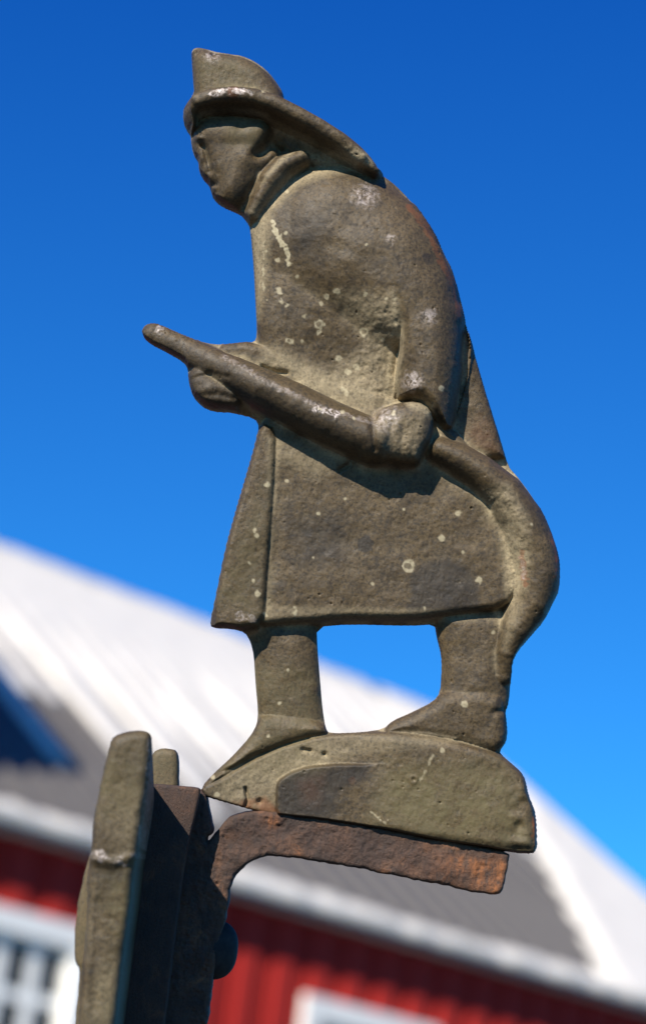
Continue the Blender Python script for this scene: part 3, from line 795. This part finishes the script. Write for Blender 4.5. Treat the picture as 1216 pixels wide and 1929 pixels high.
# walls
wall = bobj('wall', REDD, barn, (S_BEG + .2, S_END - .3, OH + .03, OH + .2, GND, FZ - .075))
bobj('wall', REDD, barn, (S_BEG + .2, S_END - .3, DEP - OH - .2, DEP - OH, GND, FZ - .075))
def gable(bm, x0, x1):
    ys = [OH + .2, DEP / 2, DEP - OH - .2]
    pr_ = [(OH + .2, GND), (DEP - OH - .2, GND), (DEP - OH - .2, FZ - .12), (DEP / 2, FZ + ROOFL * sP - .25), (OH + .2, FZ - .12)]
    a = [bm.verts.new((x0, y, z)) for y, z in pr_]; b = [bm.verts.new((x1, y, z)) for y, z in pr_]
    bm.faces.new(a[::-1]); bm.faces.new(b)
    for i in range(5): bm.faces.new((a[i], a[(i + 1) % 5], b[(i + 1) % 5], b[i]))
link('gable_wall', mesh_of('gable_wall', lambda bm: gable(bm, S_END - .5, S_END - .3)), RED, barn)
link('gable_wall', mesh_of('gable_wall', lambda bm: gable(bm, S_BEG + .2, S_BEG + .4)), RED, barn)
# windows placed where the photograph shows them on the wall plane
p0 = E0 - Nn * OH
def wall_sz(x, y):
    q = on_plane(x, y, p0, Nn); return float((q - E0) @ U), float(q[2])
wins = []
s1, z1_ = wall_sz(176, 1752); wins.append((s1 - 1.50, s1, z1_ - 1.5, z1_))
s2, z2_ = wall_sz(570, 1872); wins.append((s2, s2 + 1.50, z2_ - 1.5, z2_))
# board-and-batten cladding
BP = .37
def boards(parent):
    k = 0; s = S_BEG + .22
    while s < S_END - .55:
        for (w0, w1, y0, y1, mt) in ((s, s + .20, OH - .028, OH + .004, RED), (s + .19, s + BP + .01, OH + .004, OH + .028, REDD)):
            zt = FZ - .10; segs = [(GND + .2, zt)]
            for (a, b, c, d) in wins:
                if w1 > a + .05 and w0 < b - .05: segs = [(GND + .2, c), (d, zt)]
            for q0, q1 in segs:
                o = link('board', mesh_of('board', lambda bm: box(bm, 0, w1 - w0, y0, y1, q0, q1)), mt, parent)
                o.location = (w0, 0, 0)
        s += BP
boards(wall)
def window(a, b, c, d):
    yo = OH
    w = bobj('window', WHITE, barn, (a, a + .16, yo - .06, yo + .05, c, d), (b - .16, b, yo - .06, yo + .05, c, d),
             (a + .16, b - .16, yo - .058, yo + .05, d - .17, d), (a + .16, b - .16, yo - .058, yo + .05, c, c + .1))
    ia, ib, ic, id_ = a + .16, b - .16, c + .1, d - .17
    cols, rows = 4, 3
    pw, phh = (ib - ia) / cols, (id_ - ic) / rows
    mw = .055
    bobj('sash', WHITE, w, (ia, ia + mw, yo + .01, yo + .05, ic, id_), (ib - mw, ib, yo + .01, yo + .05, ic, id_),
         (ia + mw, ib - mw, yo + .011, yo + .049, id_ - mw * .8, id_), (ia + mw, ib - mw, yo + .011, yo + .049, ic, ic + mw * .8))
    for i in range(1, cols): bobj('muntin', WHITE, w, (ia + i * pw - mw, ia + i * pw + mw, yo + .012, yo + .05, ic + mw * .8, id_ - mw * .8))
    for j in range(1, rows): bobj('muntin', WHITE, w, (ia + mw, ib - mw, yo + .014, yo + .046, ic + (j - .1) * phh, ic + (j + .1) * phh))
    pmesh = mesh_of('pane', lambda bm: box(bm, .001, pw - .001, yo + .025, yo + .035, .001, phh - .001)); pmesh.materials.append(GLASS)
    for i in range(cols):
        for j in range(rows):
            o = link('pane', pmesh, None, w); o.location = (ia + i * pw, 0, ic + j * phh)
for wv in wins: window(*wv)

# unseen dormer added outside the frame, shaped to cast the dark roof shadow
Ll = np.array([LW @ U, LW @ (-Nn), LW[2]])
T = roof_sl(168, 1462); T2 = roof_sl(-6, 1248)
tt = 2.35
dx_, dy_, dz_ = T[0] - Ll[0] * tt, T[1] * cP - Ll[1] * tt, FZ + T[1] * sP - Ll[2] * tt
t2 = (T2[0] - dx_) / Ll[0]
ey_, ez_ = T2[1] * cP - Ll[1] * t2, FZ + T2[1] * sP - Ll[2] * t2
print('shadow_dormer', dx_, dy_, dz_, ey_, ez_)
def shadow_dormer_wall(bm):
    pf = [(dy_, FZ + dy_ * tP - .1), (ey_ + .5, FZ + (ey_ + .5) * tP - .1), (ey_ + .5, ez_ - .05), (ey_, ez_ - .05), (dy_, dz_ - .05)]
    a = [bm.verts.new((dx_ - 1.8, y, z)) for y, z in pf]; b = [bm.verts.new((dx_ - .03, y, z)) for y, z in pf]
    bm.faces.new(a[::-1]); bm.faces.new(b)
    for i in range(5): bm.faces.new((a[i], a[(i + 1) % 5], b[(i + 1) % 5], b[i]))
    bmesh.ops.recalc_face_normals(bm, faces=bm.faces)
caster = link('shadow_dormer', mesh_of('shadow_dormer', shadow_dormer_wall), RED, roof)
def shadow_dormer_roof(bm):
    pf = [(dy_, dz_ - .045), (ey_, ez_ - .045), (ey_ + .55, ez_ - .045), (ey_ + .55, ez_), (ey_, ez_), (dy_, dz_)]
    a = [bm.verts.new((dx_ - 1.85, y, z)) for y, z in pf]; b = [bm.verts.new((dx_, y, z)) for y, z in pf]
    bm.faces.new(a[::-1]); bm.faces.new(b)
    for i in range(6): bm.faces.new((a[i], a[(i + 1) % 6], b[(i + 1) % 6], b[i]))
    bmesh.ops.recalc_face_normals(bm, faces=bm.faces)
link('shadow_dormer_roof', mesh_of('shadow_dormer_roof', shadow_dormer_roof), METAL, caster)

# ------------------------------------------------------------------ ground
me = mesh_of('ground', lambda bm: bm.faces.new([bm.verts.new(p) for p in ((-2000, -2000, 0), (2000, -2000, 0), (2000, 2000, 0), (-2000, 2000, 0))]))
tag(link('ground', me, GROUND), kind='structure')
